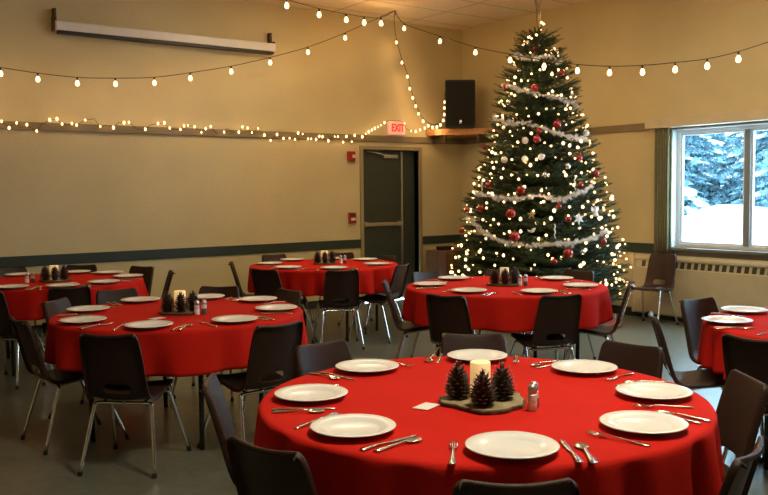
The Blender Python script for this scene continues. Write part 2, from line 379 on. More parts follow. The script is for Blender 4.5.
# ------------------------------------------------------------------ chair
def make_chair():
    root = empty('stacking_chair')
    # profile (y, z, half width) from front lip to back top
    P = [(.195, .398, .138), (.205, .413, .162), (.19, .425, .172), (.14, .427, .180), (.05, .412, .186), (-.04, .396, .188), (-.11, .388, .187),
         (-.155, .398, .183), (-.178, .418, .179), (-.190, .440, .176), (-.206, .487, .173), (-.222, .55, .170), (-.244, .63, .168), (-.268, .71, .164), (-.283, .752, .158), (-.289, .766, .140)]
    U = [-1, -.97, -.90, -.70, -.42, -.2, 0, .2, .42, .70, .90, .97, 1]
    bm = bmesh.new(); G = []
    n = len(P)
    for i, (y, z, hw) in enumerate(P):
        t = Vector((0, P[min(i+1, n-1)][0]-P[max(i-1, 0)][0], P[min(i+1, n-1)][1]-P[max(i-1, 0)][1])).normalized()
        nr = Vector((0, t.z, -t.y))            # outward: seat up / back forward
        if nr.z < 0 and i < 6: nr = -nr
        row = []
        for u in U:
            a = abs(u)
            lift = .022*a*a if a < .95 else (.016 if a < .99 else -.004)
            if i > 7: lift *= 1.15
            row.append(bm.verts.new(Vector((u*hw, y, z))+nr*lift))
        G.append(row)
    for i in range(n-1):
        for j in range(len(U)-1):
            if i == 9 and 4 <= j <= 7: continue          # the hand slot
            bm.faces.new((G[i][j], G[i][j+1], G[i+1][j+1], G[i+1][j]))
    # rolled top rim
    top = [bm.verts.new(v.co+Vector((0, -.014, -.001))) for v in G[-1]]
    top2 = [bm.verts.new(v.co+Vector((0, -.018, -.016))) for v in G[-1]]
    for j in range(len(U)-1):
        bm.faces.new((G[-1][j], G[-1][j+1], top[j+1], top[j])); bm.faces.new((top[j], top[j+1], top2[j+1], top2[j]))
    o = obj('seat_shell', bm, M['shell'], root, True); bake(o, 2, .007, -1)
    for s in (-1, 1):
        bm = bmesh.new(); tube(bm, smoothpts([(s*.005, .10, .400), (s*.12, .10, .398), (s*.158, .105, .388), (s*.172, .12, .36), (s*.222, .262, .012)], 5), .0105)
        l = obj('leg', bm, M['chrome'], root, True)
        bm = bmesh.new(); tube(bm, [(s*.2205, .258, .022), (s*.223, .264, 0.0)], .0135); obj('foot_cap', bm, M['black'], l)
        bm = bmesh.new(); tube(bm, smoothpts([(s*.005, -.11, .368), (s*.13, -.11, .368), (s*.155, -.115, .36), (s*.163, -.128, .335), (s*.205, -.222, .012)], 5), .0105)
        l = obj('leg', bm, M['chrome'], root, True)
        bm = bmesh.new(); tube(bm, [(s*.204, -.219, .022), (s*.2055, -.224, 0.0)], .0135); obj('foot_cap', bm, M['black'], l)
    for s in (-1, 1):
        bm = bmesh.new(); tube(bm, [(s*.115, -.105, .368), (s*.115, .105, .398)], .009); obj('under_frame', bm, M['chrome'], root, True)
    return root
chair0 = make_chair(); used = [False]
def chair(bx_, by_, face, label, group):
    """back top centre and facing (degrees)"""
    rz = R(face)-PI/2; off = -.30
    loc = (bx_-off*math.cos(R(face)), by_-off*math.sin(R(face)), 0)
    if not used[0]:
        used[0] = True; c = chair0; c.location = loc; c.rotation_euler = (0, 0, rz)
    else: c = dup(chair0, loc, rz)
    tag(c, label, 'chair', group); return c

T = {'A': (2.10, 2.27), 'B': (2.16, 5.14), 'C': (2.11, 7.83), 'D': (4.82, 7.62), 'E': (4.79, 4.89), 'F': (4.79, 2.20)}
TN = {'A': 'the nearest table', 'B': 'the second table on the left', 'C': 'the farthest left table', 'D': 'the back table by the door',
      'E': 'the table before the Christmas tree', 'F': 'the table cut off at right'}
CH = {'A': [(1.36, 3.02, 150, 'left'), (1.117, 2.125, -165, 'near left'), (1.47, 1.46, -126, 'near'), (2.18, 1.25, -73, 'near right'), (3.02, 1.75, -36, 'right'), (3.27, 2.49, 7, 'far right'), (2.89, 3.18, 51, 'far'), (2.15, 3.46, 96, 'far left')],
      'B': [(1.43, 4.35, -130, 'near'), (1.2, 5.25, -176, 'near left'), (2.3, 4.08, -84, 'near right'), (3.2, 5.51, 5, 'far right'), (2.9, 6.1, 50, 'far'), (1.63, 6.06, 132, 'left'), (2.2, 6.44, 91, 'far left')],
      'C': [(1.97, 6.83, -98, 'near'), (2.73, 9.0, 56, 'far'), (2.06, 9.15, 95, 'far left'), (3.15, 8.37, 24, 'far right'), (3.15, 7.61, -18, 'right'), (1.38, 7.02, -140, 'near left')],
      'D': [(4.0, 8.18, 154, 'left'), (3.88, 7.22, -158, 'near left'), (4.38, 6.61, -114, 'near'), (4.94, 8.93, 88, 'far left'), (5.70, 8.62, 50, 'far'), (5.83, 7.85, 8, 'far right'), (5.2, 6.72, -64, 'near right')],
      'E': [(4.06, 5.55, 143, 'left'), (3.82, 4.5, -160, 'near left'), (4.43, 3.97, -112, 'near right'), (5.40, 4.13, -55, 'right'), (5.96, 5.13, 6, 'far right'), (5.52, 5.68, 48, 'far'), (4.87, 6.01, 90, 'far left')],
      'F': [(4.93, 3.28, 84, 'far left'), (3.80, 2.23, 180, 'near left'), (4.11, 3.03, 133, 'left')]}
for k in 'ABCDEF':
    for x, y, an, nm in CH[k]:
        jit = random.uniform(-3, 3)*(k != 'A')
        chair(x, y, an+180+jit, f'brown stacking chair at the {nm} place of {TN[k]}', 'stacking chairs around the red tables')
chair(8.17, 5.83, 188, 'brown plastic stacking chair standing alone against the heater under the window', 'stacking chairs')

# ------------------------------------------------------------------ tables and cloths
TR = .765
def make_table():
    root = empty('round_folding_table')
    bm = bmesh.new(); lathe(bm, [(TR-.01, .700), (TR, .705), (TR, .727), (TR-.006, .732)], 64); obj('tabletop', bm, M['table'], root)
    for sx in (-1, 1):
        for sy in (-1, 1):
            bm = bmesh.new(); tube(bm, smoothpts([(sx*.30, sy*.10, .685), (sx*.41, sy*.32, .675), (sx*.44, sy*.36, .605), (sx*.44, sy*.36, 0)], 4), .016)
            obj('leg', bm, M['dkmetal'], root, True)
        bm = bmesh.new(); tube(bm, [(sx*.44, -.36, .55), (sx*.44, .36, .55)], .010); obj('crossbar', bm, M['dkmetal'], root, True)
    bm = bmesh.new(); lathe(bm, [(.46, .66), (.46, .699)], 48, cap0=False, cap1=False)
    o = obj('apron_ring', bm, M['dkmetal'], root); bake(o, 0, .01)
    return root
def make_cloth(seed):
    rs = random.Random(seed); bm = bmesh.new(); seg = 220
    waves = [(rs.choice([9, 13, 17, 21, 26, 31]), rs.uniform(0, 6.28), rs.uniform(.4, 1)) for _ in range(6)]
    def fold(a): 
        s = sum(w*math.sin(n*a+ph) for n, ph, w in waves)/1.9
        return s
    rings = []
    zt = .738
    crs = [(rs.uniform(0, PI), rs.uniform(-.5, .5)) for _ in range(3)]
    def creases(x, y):
        return sum(.0016*math.exp(-((x*math.cos(t)+y*math.sin(t)-d)/.012)**2) for t, d in crs)
    for r in [0, .1, .2, .3, .4, .5, .6, .7, .735, .76, .773]:
        if r == 0: rings.append([bm.verts.new((0, 0, zt+.001))]); continue
        rings.append([bm.verts.new((r*math.cos(a), r*math.sin(a), zt-(.002 if r > .75 else 0)-(.004 if r > .77 else 0)+creases(r*math.cos(a), r*math.sin(a)))) for a in [2*PI*k/seg for k in range(seg)]])
    for t in [.04, .1, .2, .35, .5, .65, .8, .92, 1]:
        ring = []
        for k in range(seg):
            a = 2*PI*k/seg; f = fold(a)
            rr = .777+.020*t**.8+.058*(f if f < 0 else f*.45)*t**.9
            z = .730-.24*t+.008*math.sin(3*a+waves[0][1])*t
            ring.append(bm.verts.new((rr*math.cos(a), rr*math.sin(a), z)))
        rings.append(ring)
    for a, b in zip(rings, rings[1:]):
        for k in range(seg):
            k2 = (k+1) % seg
            if len(a) == 1: bm.faces.new((a[0], b[k], b[k2]))
            else: bm.faces.new((a[k], b[k], b[k2], a[k2]))
    return bm
tab0 = make_table()
cloth_me = []
for s in range(3):
    o = obj('tablecloth', make_cloth(s+3), M['cloth'], smooth=True); bake(o, 0, .002, -1); cloth_me.append(o.data); bpy.data.objects.remove(o)
for i, k in enumerate('ABCDEF'):
    t = tab0 if i == 0 else dup(tab0)
    t.location = (*T[k], -.0); t.rotation_euler = (0, 0, R(39 if k == 'B' else 40*i))
    nm = TN[k].replace('the ', '', 1)
    tag(t, f'round folding table with dark legs under the cloth, {nm}', 'table', 'round folding tables')
    o = link('tablecloth', cloth_me[i % 3], None, (*T[k], 0), R(57*i))
    if k in 'AE': o.scale = (1.03, 1.03, 1) if k == 'A' else (1.015, 1.015, 1)
    tag(o, f'round red tablecloth draped over {nm}', 'tablecloth', 'red round tablecloths')
TOP = .7395

# ------------------------------------------------------------------ settings
bm = bmesh.new()
lathe(bm, [(0, .0035), (.055, .0035), (.06, 0), (.066, 0), (.072, .004), (.10, .013), (.131, .0185), (.134, .0205), (.131, .0225), (.10, .0175), (.088, .0115), (.08, .0085), (0, .0075)], 56)
plate_me = mesh_from_bm(bm, 'dinner_plate', M['plate'], True)
def ribbon(bm, pts):   # pts: (y, half width, z) ; thin solid strip along y
    prev = None
    for y, hw, z in pts:
        r = [bm.verts.new((-hw, y, z+.0006)), bm.verts.new((0, y, z+.0018)), bm.verts.new((hw, y, z+.0006)), bm.verts.new((hw*.9, y, z-.0008)), bm.verts.new((-hw*.9, y, z-.0008))]
        if prev:
            for k in range(5): bm.faces.new((prev[k], prev[(k+1) % 5], r[(k+1) % 5], r[k]))
        else: bm.faces.new(r[::-1])
        prev = r
    bm.faces.new(prev)
handle = [(-.095, .006, .002), (-.09, .0105, .002), (-.07, .010, .003), (-.03, .0055, .005), (.01, .0035, .008), (.03, .0035, .009)]
bm = bmesh.new(); ribbon(bm, handle+[(.04, .006, .008), (.05, .0115, .006), (.062, .0125, .005)])
for i in range(4):
    x = -.0105+i*.007
    q = bmesh.ops.create_cube(bm, size=1)['verts']
    for v in q: v.co = Vector((x+v.co.x*.003, .0825+v.co.y*.045, .0055+v.co.z*.002+(.0035*(v.co.y+.5))))
fork_me = mesh_from_bm(bm, 'fork', M['steel'], True)
bm = bmesh.new(); ribbon(bm, handle[:4]+[(.01, .005, .003), (.02, .0085, .002), (.06, .0095, .002), (.10, .0085, .002), (.118, .004, .002), (.124, .001, .002)])
knife_me = mesh_from_bm(bm, 'knife', M['steel'], True)
bm = bmesh.new(); ribbon(bm, handle)
N = 20; rings = []
for rr, dz in ((1, .0065), (.7, .0025), (.35, .0008)):
    rings.append([bm.verts.new((rr*.020*math.cos(2*PI*k/N), .055+rr*.029*math.sin(2*PI*k/N), dz)) for k in range(N)])
cen = bm.verts.new((0, .055, .0004))
for a, b in zip(rings, rings[1:]):
    for k in range(N): bm.faces.new((a[k], a[(k+1) % N], b[(k+1) % N], b[k]))
for k in range(N): bm.faces.new((rings[-1][k], rings[-1][(k+1) % N], cen))
o = obj('spoon', bm, M['steel'], smooth=True); bake(o, 0, .0012, 1); spoon_me = o.data; bpy.data.objects.remove(o)

PL = {'A': [(2.04, 2.90, 96, 'far left'), (1.60, 2.63, 144, 'left'), (1.47, 2.17, -171, 'near left'), (1.71, 1.72, -126, 'near'), (2.2, 1.64, -81, 'near right'), (2.58, 1.88, -39, 'right'), (2.72, 2.32, 5, 'far right'), (2.55, 2.78, 49, 'far')],
      'B': [(1.53, 5.06, -173, 'near left'), (1.71, 5.54, 138, 'left'), (2.15, 5.79, 91, 'far left'), (2.57, 5.64, 51, 'far'), (2.79, 5.27, 12, 'far right'), (2.66, 4.78, -36, 'right'), (2.23, 4.50, -84, 'near right'), (1.76, 4.62, -128, 'near')],
      'C': [(1.66, 7.34, -133, 'near left'), (1.99, 8.46, 100, 'far left'), (2.01, 7.16, -98, 'near'), (2.48, 8.36, 56, 'far'), (2.37, 7.23, -66, 'near right'), (2.70, 8.08, 23, 'far right'), (2.71, 7.59, -22, 'right')],
      'D': [(4.35, 7.95, 146, 'left'), (4.79, 8.23, 93, 'far left'), (4.26, 7.4, -158, 'near left'), (4.56, 7.03, -114, 'near'), (5.41, 7.7, 7, 'far right'), (5.14, 7.12, -57, 'near right'), (5.2, 8.09, 50, 'far')],
      'E': [(4.3, 5.24, 146, 'left'), (4.76, 5.48, 93, 'far left'), (4.23, 4.70, -162, 'near left'), (4.58, 4.33, -110, 'near right'), (5.38, 4.88, -1, 'far right'), (5.1, 4.39, -58, 'right')],
      'F': [(4.77, 2.84, 93, 'far left'), (4.315, 2.67, 136, 'left'), (4.16, 2.17, 180, 'near left')]}
def put(name, me, x, y, a, label, cat, group, z=TOP):
    return tag(link(name, me, None, (x, y, z), a), label, cat, group)
for k in 'ABCDEF':
    for x, y, an, nm in PL[k]:
        put('dinner_plate', plate_me, x, y, 0, f'white dinner plate at the {nm} place of {TN[k]}', 'plate', 'white dinner plates on the red tables')
        th = R(an); rad = Vector((math.cos(th), math.sin(th))); left = Vector((rad.y, -rad.x)) * 1   # left hand of a guest facing inwards
        # guest faces -rad ; left = rotate(-rad, +90deg)
        left = Vector((rad.y, -rad.x))
        base = Vector((x, y))
        ja, jb = random.uniform(-.12, .12), random.uniform(-.1, .1)
        rz = th+PI/2                                          # local +y points inwards
        p1 = base+left*.17+rad*random.uniform(-.01, .03)
        put('fork', fork_me, p1.x, p1.y, rz+ja, f'steel fork beside the {nm} plate of {TN[k]}', 'fork', 'forks on the red tables')
        p2 = base-left*.165+rad*random.uniform(-.0, .03)
        put('knife', knife_me, p2.x, p2.y, rz+jb, f'steel knife beside the {nm} plate of {TN[k]}', 'knife', 'knives on the red tables')
        p3 = base-left*.205+rad*random.uniform(-.0, .03)
        put('spoon', spoon_me, p3.x, p3.y, rz+jb+random.uniform(-.08, .08), f'steel spoon beside the {nm} plate of {TN[k]}', 'spoon', 'spoons on the red tables')

# centrepieces
def make_cone(seed, h=.115, w=.046):
    rs = random.Random(seed); root = empty('pine_cone'); bm = bmesh.new(); bt = bmesh.new()
    lathe(bm, [(.010, .0), (.022, .01), (.022, h*.4), (.012, h*.8), (0, h*.95)], 10)
    rows = 10
    for i in range(rows):
        u = i/(rows-1); z = .004+u*(h-.018)
        R0 = w*(math.sin(PI*min(1, .22+.42*(1-u)+.18*(1-u)**2)))**.9 if u < .98 else .008
        R0 = w*((1-u)**.5)*.96+.008; 
        if u < .2: R0 *= .72+1.4*u
        n = max(4, int(9*(R0/w))+1)
        for j in range(n):
            a = 2*PI*(j/n)+i*2.4+rs.uniform(-.1, .1); tilt = .25+.9*u
            d = Vector((math.cos(a), math.sin(a), 0)); s = Vector((-math.sin(a), math.cos(a), 0))
            tip = d*R0+Vector((0, 0, z+.012*tilt)); rootp = d*R0*.3+Vector((0, 0, z)); mid = d*R0*.75+Vector((0, 0, z+.002)); hw = .0095*(R0/w)+.003
            v = [bm.verts.new(rootp+s*hw*.5), bm.verts.new(rootp-s*hw*.5), bm.verts.new(mid-s*hw), bm.verts.new(tip), bm.verts.new(mid+s*hw), bm.verts.new(mid+Vector((0, 0, -.004)))]
            bm.faces.new((v[0], v[1], v[2], v[3], v[4])); bm.faces.new((v[0], v[4], v[5])); bm.faces.new((v[4], v[3], v[5])); bm.faces.new((v[3], v[2], v[5])); bm.faces.new((v[2], v[1], v[5])); bm.faces.new((v[1], v[0], v[5]))
            tt = tip+d*.001; q = [bt.verts.new(tt+s*.0050+Vector((0, 0, .0005))), bt.verts.new(tt-s*.0050+Vector((0, 0, .0005))), bt.verts.new(tt+d*.002+Vector((0, 0, .002))), bt.verts.new(tt-Vector((0, 0, .003))-d*.003)]
            bt.faces.new((q[0], q[1], q[2])); bt.faces.new((q[0], q[2], q[3])); bt.faces.new((q[1], q[3], q[2])); bt.faces.new((q[0], q[3], q[1]))
    return bm, bt
cb, ct = make_cone(1)
cone_me = mesh_from_bm(cb, 'cone_scales', M['cone']); tip_me = mesh_from_bm(ct, 'scale_tips', M['conetip'])
def pine_cone(x, y, z, a, s, label):
    r = empty('pine_cone', (x, y, z), a); r.scale = (s, s, s)
    o = link('cone_scales', cone_me, r); t = link('scale_tips', tip_me, r); t['label'] = 'pale tips of the cone scales'
    tag(r, label, 'pine cone', 'pine cones in the centrepieces')
def wood_slice_me(seed):
    rs = random.Random(seed); bm = bmesh.new(); n = 40
    ph = [rs.uniform(0, 6.28) for _ in range(3)]
    rr = [.150+.012*math.sin(3*2*PI*k/n+ph[0])+.007*math.sin(5*2*PI*k/n+ph[1])+.004*math.sin(11*2*PI*k/n+ph[2]) for k in range(n)]
    rows = []
    for z, s in ((0, .97), (.003, 1), (.011, 1.0), (.013, .975)):
        rows.append([bm.verts.new((rr[k]*s*math.cos(2*PI*k/n), rr[k]*s*math.sin(2*PI*k/n), z)) for k in range(n)])
    for a, b in zip(rows, rows[1:]):
        for k in range(n): bm.faces.new((a[k], a[(k+1) % n], b[(k+1) % n], b[k]))
    bm.faces.new(rows[0][::-1]); me = mesh_from_bm(bm, 'bark_rim', M['bark'])
    bm = bmesh.new(); v = [bm.verts.new((rr[k]*.965*math.cos(2*PI*k/n), rr[k]*.965*math.sin(2*PI*k/n), .0128)) for k in range(n)]
    v2 = [bm.verts.new((p.co.x, p.co.y, .014)) for p in v]; bm.faces.new(v2); bm.faces.new(v[::-1])
    for k in range(n): bm.faces.new((v[k], v[(k+1) % n], v2[(k+1) % n], v2[k]))
    return me, mesh_from_bm(bm, 'sawn_face', M['slice'])
SL = wood_slice_me(4)
bm = bmesh.new(); lathe(bm, [(.034, 0), (.036, .003), (.036, .118), (.034, .122), (.028, .120), (.012, .112), (0, .111)], 28); candle_me = mesh_from_bm(bm, 'wax_body', M['wax'], True)
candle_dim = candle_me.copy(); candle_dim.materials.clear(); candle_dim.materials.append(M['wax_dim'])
bm = bmesh.new(); lathe(bm, [(0, .119), (.002, .12), (.0055, .128), (.004, .138), (0, .150)], 10); flame_me = mesh_from_bm(bm, 'flame', M['flame'], True)
def shaker_me(h=.088):
    bm = bmesh.new(); lathe(bm, [(.016, 0), (.0175, .003), (.0165, .03), (.0145, .058), (.0145, .062), (0, .062)], 16); body = mesh_from_bm(bm, 'glass_body', M['salt'], True)
    bm = bmesh.new(); lathe(bm, [(.0155, .060), (.0155, .072), (.014, .082), (.008, .088), (0, .089)], 16); cap = mesh_from_bm(bm, 'cap', M['alu'], True)
    return body, cap
SB, SC = shaker_me(); PB = SB.copy(); PB.materials.clear(); PB.materials.append(M['pepper'])
# small dark seasoning visible behind glass: lighter upper band
bm = bmesh.new(); lathe(bm, [(.0172, .034), (.0163, .045), (.0150, .058), (.0150, .0605), (.0168, .034)], 16, cap0=False, cap1=False); BAND = mesh_from_bm(bm, 'empty_glass_band', M['glassy'], True)
def centre(k, cx, cy, ang, cones, candle, sh, card=None, s=1, lit=True):
    nm = TN[k]
    r = empty('wood_slice', (cx, cy, TOP), R(ang)); r.scale = (s, s, 1)
    link('bark_rim', SL[0], r); link('sawn_face', SL[1], r)
    tag(r, f'rough bark-edged wood slice under the candle on {nm}', 'wood slice', 'wood slice centrepieces')
    z = TOP+.0145
    for (x, y, w, sc_) in cones:
        pine_cone(x, y, z, random.uniform(0, 6), sc_, f'dark pine cone {w} the candle on {nm}')
    c = empty('pillar_candle', (candle[0], candle[1], z), 0); tag(c, f'ivory pillar candle among pine cones on {nm}', 'candle', 'pillar candles')
    link('wax_body', candle_me if lit else candle_dim, c)
    for i, (x, y) in enumerate(sh):
        q = empty('salt_shaker' if i == 0 else 'pepper_shaker', (x, y, TOP))
        link('glass_body', SB if i == 0 else PB, q); link('shaker_cap', SC, q); link('clear_band', BAND, q)
        tag(q, f'{"white salt" if i == 0 else "dark pepper"} shaker with steel cap beside the centrepiece on {nm}', 'shaker', 'table shakers')
    if card:
        bm = bx(-.045, .045, -.03, .03, 0, .0015); o = obj('place_card', bm, M['card'], loc=(card[0], card[1], TOP+.0005), rotz=R(card[2]))
        tag(o, f'small white card lying beside the centrepiece on {nm}', 'card', 'white cards on the tables')
centre('A', 2.035, 2.185, 0, [(1.975, 2.253, 'left of', 1.12), (1.965, 2.115, 'in front of', 1.08), (2.085, 2.145, 'right of', 1.1)], (2.060, 2.23), [(2.092, 2.008), (2.128, 2.035)], (1.845, 2.27, 20), s=1.0)
def small_centre(k, cx, cy, card, lit, sh):
    vx, vy = cx/math.hypot(cx, cy), cy/math.hypot(cx, cy); rx, ry = vy, -vx
    P = lambda r, d: (cx+rx*r+vx*d, cy+ry*r+vy*d)
    centre(k, cx, cy, 77*ord(k), [(*P(-.075, -.05), 'left of', 1.1), (*P(.005, -.08), 'in front of', 1.1), (*P(.08, -.02), 'right of', 1.1)], P(0, .02), [P(*sh), P(sh[0]+.045, sh[1]+.03)], card, .85, lit)
small_centre('B', 2.14, 5.08, (1.93, 4.93, 15), True, (.10, -.12))
small_centre('C', 2.10, 7.72, (2.16, 7.45, 30), True, (-.22, -.05))
small_centre('D', 4.84, 7.64, None, True, (.17, -.02))
small_centre('E', 4.78, 4.89, None, False, (.12, -.06))

# ------------------------------------------------------------------ strings of bulbs
SOCK, BUL = [], []
bm = bmesh.new(); lathe(bm, [(.010, 0), (.013, -.004), (.013, -.036), (.010, -.04)], 10); sock_me = mesh_from_bm(bm, 'socket', M['cable'], True)
bm = bmesh.new(); lathe(bm, [(.010, -.036), (.014, -.045), (.024, -.062), (.0285, -.082), (.024, -.102), (.012, -.113), (0, -.116)], 14); bulb_me = mesh_from_bm(bm, 'bulb', M['bulb'], True)
def strand(name, label, wire, bulbs, scale=1.0, cat='string lights', ends=None):
    """wire: 3-D points of the cable; bulbs hang from it"""
    root = empty(name, wire[0]); tag(root, label, cat)
    w0 = Vector(wire[0])
    bm = bmesh.new(); tube(bm, [Vector(p)-w0 for p in smoothpts(wire, 6)], .0042, 5); obj('cable', bm, M['cable'], root, True)
    for p in bulbs:
        s = link('bulb_socket', sock_me, root, Vector(p)-w0); s.scale = (scale*.78,)*3
        b = link('bulb', bulb_me, s)
    return root
H0 = (6.70, 8.82, 3.795)
def glow(loc, power, col=(1, .58, .24)):
    l = bpy.data.lights.new('bulb_light', 'POINT'); l.energy = power; l.color = col; l.shadow_soft_size = .03
    o = bpy.data.objects.new('bulb_light', l); C.objects.link(o); o.location = loc
def along(pts, spacing, start=.15, n=99):
    P = smoothpts(pts, 12); out = []; acc = -start
    for a, b in zip(P, P[1:]):
        d = (b-a).length
        while acc+d >= spacing*len(out) and len(out) < n:
            t = (spacing*len(out)-acc)/d; out.append(a.lerp(b, t))
        acc += d
    return out
# strand along the back wall
bw = [(2.03, 9.09, 2.705), (2.38, 9.09, 2.675), (2.77, 9.09, 2.66), (3.17, 9.09, 2.68), (3.60, 9.09, 2.72), (4.02, 9.09, 2.80), (4.52, 9.08, 2.91), (5.02, 9.06, 3.05), (5.52, 9.02, 3.21), (6.02, 8.95, 3.42)]
lead = [(-1.6, 9.1, 3.4), (-.6, 9.09, 3.12), (.4, 9.09, 2.95), (1.2, 9.09, 2.81), (1.63, 9.09, 2.75)]
wire = [(x, y, z+.045) for x, y, z in lead+bw]+[H0]
strand('bulb_string', 'long drooping string of round bulbs in front of the back wall at left', wire, [(x, y, z+.045) for x, y, z in lead+bw])
# strand in front of the tree
s2 = [(6.70, 8.63, 3.58), (6.67, 7.9, 3.31), (6.65, 7.26, 3.09), (6.63, 6.69, 2.93), (6.61, 6.18, 2.80), (6.60, 5.73, 2.70), (6.58, 5.32, 2.63), (6.57, 4.94, 2.59), (6.56, 4.59, 2.57), (6.55, 4.27, 2.56), (6.54, 3.98, 2.58), (6.53, 3.66, 2.63), (6.52, 3.3, 2.72), (6.51, 2.9, 2.84), (6.5, 2.5, 2.98)]
s2 = [(x, y, z+.02) for x, y, z in s2]
strand('bulb_string', 'string of round bulbs passing the tree top towards the window side', [H0]+[(x, y, z+.0) for x, y, z in s2]+[(6.5, 1.2, 3.5), (6.5, .4, 3.79)], s2)
# strand towards the upper left
s3 = [(6.42, 8.74, 3.66), (6.10, 8.65, 3.62), (5.77, 8.55, 3.60), (5.31, 8.42, 3.585), (4.80, 8.27, 3.60), (4.3, 8.13, 3.64), (3.8, 8.0, 3.68)]
strand('bulb_string', 'short string of larger bulbs leaving the ceiling hook towards upper left', [H0]+s3+[(3.2, 7.8, 3.74), (2.8, 7.7, 3.79)], s3, 1.15)
# strand falling to the corner shelf and up to the speaker
s4 = [(7.04, 9.24, 3.50), (7.13, 9.24, 3.24), (7.22, 9.24, 3.06), (7.26, 9.24, 2.90), (7.31, 9.24, 2.78), (7.36, 9.24, 2.67), (7.41, 9.24, 2.57), (7.48, 9.23, 2.47), (7.545, 9.20, 2.41), (7.60, 9.17, 2.385), (7.65, 9.14, 2.39), (7.69, 9.11, 2.42), (7.715, 9.08, 2.48), (7.725, 9.07, 2.56), (7.73, 9.07, 2.65), (7.735, 9.07, 2.73)]
strand('bulb_string', 'string of bulbs dropping down the back wall into a loop beside the loudspeaker', [H0, (6.9, 9.1, 3.72)]+[(x, y, z+.03) for x, y, z in s4]+[(7.74, 9.07, 2.86)], [(x, y, z+.03) for x, y, z in s4], .72)
obj_h = empty('ceiling_hook', (6.70, 8.82, CZ)); tag(obj_h, 'small ceiling hook with cord where the bulb strings meet', 'hook')
bm = bmesh.new(); tube(bm, smoothpts([(0, 0, 0), (0, 0, -.03), (.02, 0, -.05), (0, 0, -.065), (-.015, 0, -.05)], 5), .004); obj('hook_wire', bm, M['brass'], obj_h)
bm = bmesh.new(); lathe(bm, [(.025, -.004), (.025, -.001)], 16); obj('hook_plate', bm, M['white'], obj_h)
# strands over the near tables, mostly above the frame
s5 = [(7.6, 4.75, 3.62), (7.2, 4.45, 3.42), (6.8, 4.17, 3.27), (6.4, 3.88, 3.12), (6.02, 3.61, 2.99), (5.65, 3.3, 3.06), (5.25, 3.0, 3.14), (4.85, 2.7, 3.18), (4.45, 2.4, 3.24), (4.0, 2.1, 3.3), (3.6, 1.8, 3.38), (3.1, 1.5, 3.5)]
strand('bulb_string', 'string of bulbs above the right table, one bulb dipping into the top edge', [(8.0, 5.0, 3.79)]+s5+[(2.5, 1.1, 3.79)], s5, 1.1)
s6 = [(4.6-.42*i, .9+.36*i, 3.72-.55*math.sin(PI*i/14)) for i in range(15)]  # unseen extra string, added to light the near tables from above
strand('bulb_string', 'string of round bulbs added for light over the nearest table, out of the picture', [(5.0, .55, 3.79)]+s6+[(-1.7, 6.3, 3.79)], s6, 1.1)

# ------------------------------------------------------------------ mini lights along the rail
bm = bmesh.new(); lathe(bm, [(0, -.012), (.006, -.008), (.0085, 0), (.006, .008), (0, .013)], 8); mini_me = mesh_from_bm(bm, 'mini_bulb', M['mini'], True)
pts = []; x = 1.2; i = 0
while x < 6.45:
    dz = (-.03 if x < 2.5 else .03 if x < 3.5 else .012 if x < 5 else -.045)+.012*math.sin(x*7)
    pts.append((x, Y0-.055, 2.232+dz+random.choice((-.028, .028))+random.uniform(-.012, .012))); x += random.uniform(.045, .10)
pts += [(6.52, 9.33, 2.22), (6.58, 9.335, 2.262), (6.63, 9.335, 2.29), (6.68, 9.335, 2.315), (6.73, 9.335, 2.34), (6.78, 9.335, 2.36), (6.83, 9.335, 2.385), (6.89, 9.335, 2.42), (6.96, 9.31, 2.455), (7.06, 9.31, 2.452), (7.16, 9.31, 2.452), (7.22, 9.32, 2.42), (7.27, 9.33, 2.35), (7.34, 9.33, 2.325), (7.42, 9.33, 2.32), (7.50, 9.33, 2.345), (7.56, 9.30, 2.37)]
root = empty('fairy_light_string', (1.2, Y0-.055, 2.235)); tag(root, 'string of tiny warm lights laid along the upper rail of the back wall', 'fairy lights')
bm = bmesh.new(); o0 = Vector(root.location); tube(bm, [Vector(p)-o0+Vector((0, 0, .0)) for p in pts], .003, 4); obj('wire', bm, M['cable'], root, True)
skip = set()
for i, p in enumerate(pts):
    if 4.55 < p[0] < 4.7 or (random.random() < .2): continue
    if 6.92 < p[0] < 7.2: continue
    b = link('mini_bulb', mini_me, root, Vector(p)-o0+Vector((0, -.01, 0))); b.scale = (random.uniform(1.0, 1.8),)*3

# ------------------------------------------------------------------ Christmas tree
TX, TY = 7.17, 6.79
ZZ = [.25, .55, 1.0, 1.36, 1.7, 2.34, 2.8, 3.38]; RR = [.96, 1.0, .89, .80, .67, .47, .33, .03]
rz_ = lambda z: float(np.interp(z, ZZ, RR))
tree = empty('christmas_tree', (TX, TY, 0)); tag(tree, 'tall decorated green Christmas tree standing in front of the window wall', 'Christmas tree')
bm = bmesh.new(); tube(bm, [(0, 0, .02), (0, 0, 1.2), (0, 0, 2.4), (0, 0, 3.27)], [.05, .038, .022, .005], 10); obj('trunk', bm, M['bark'], tree)
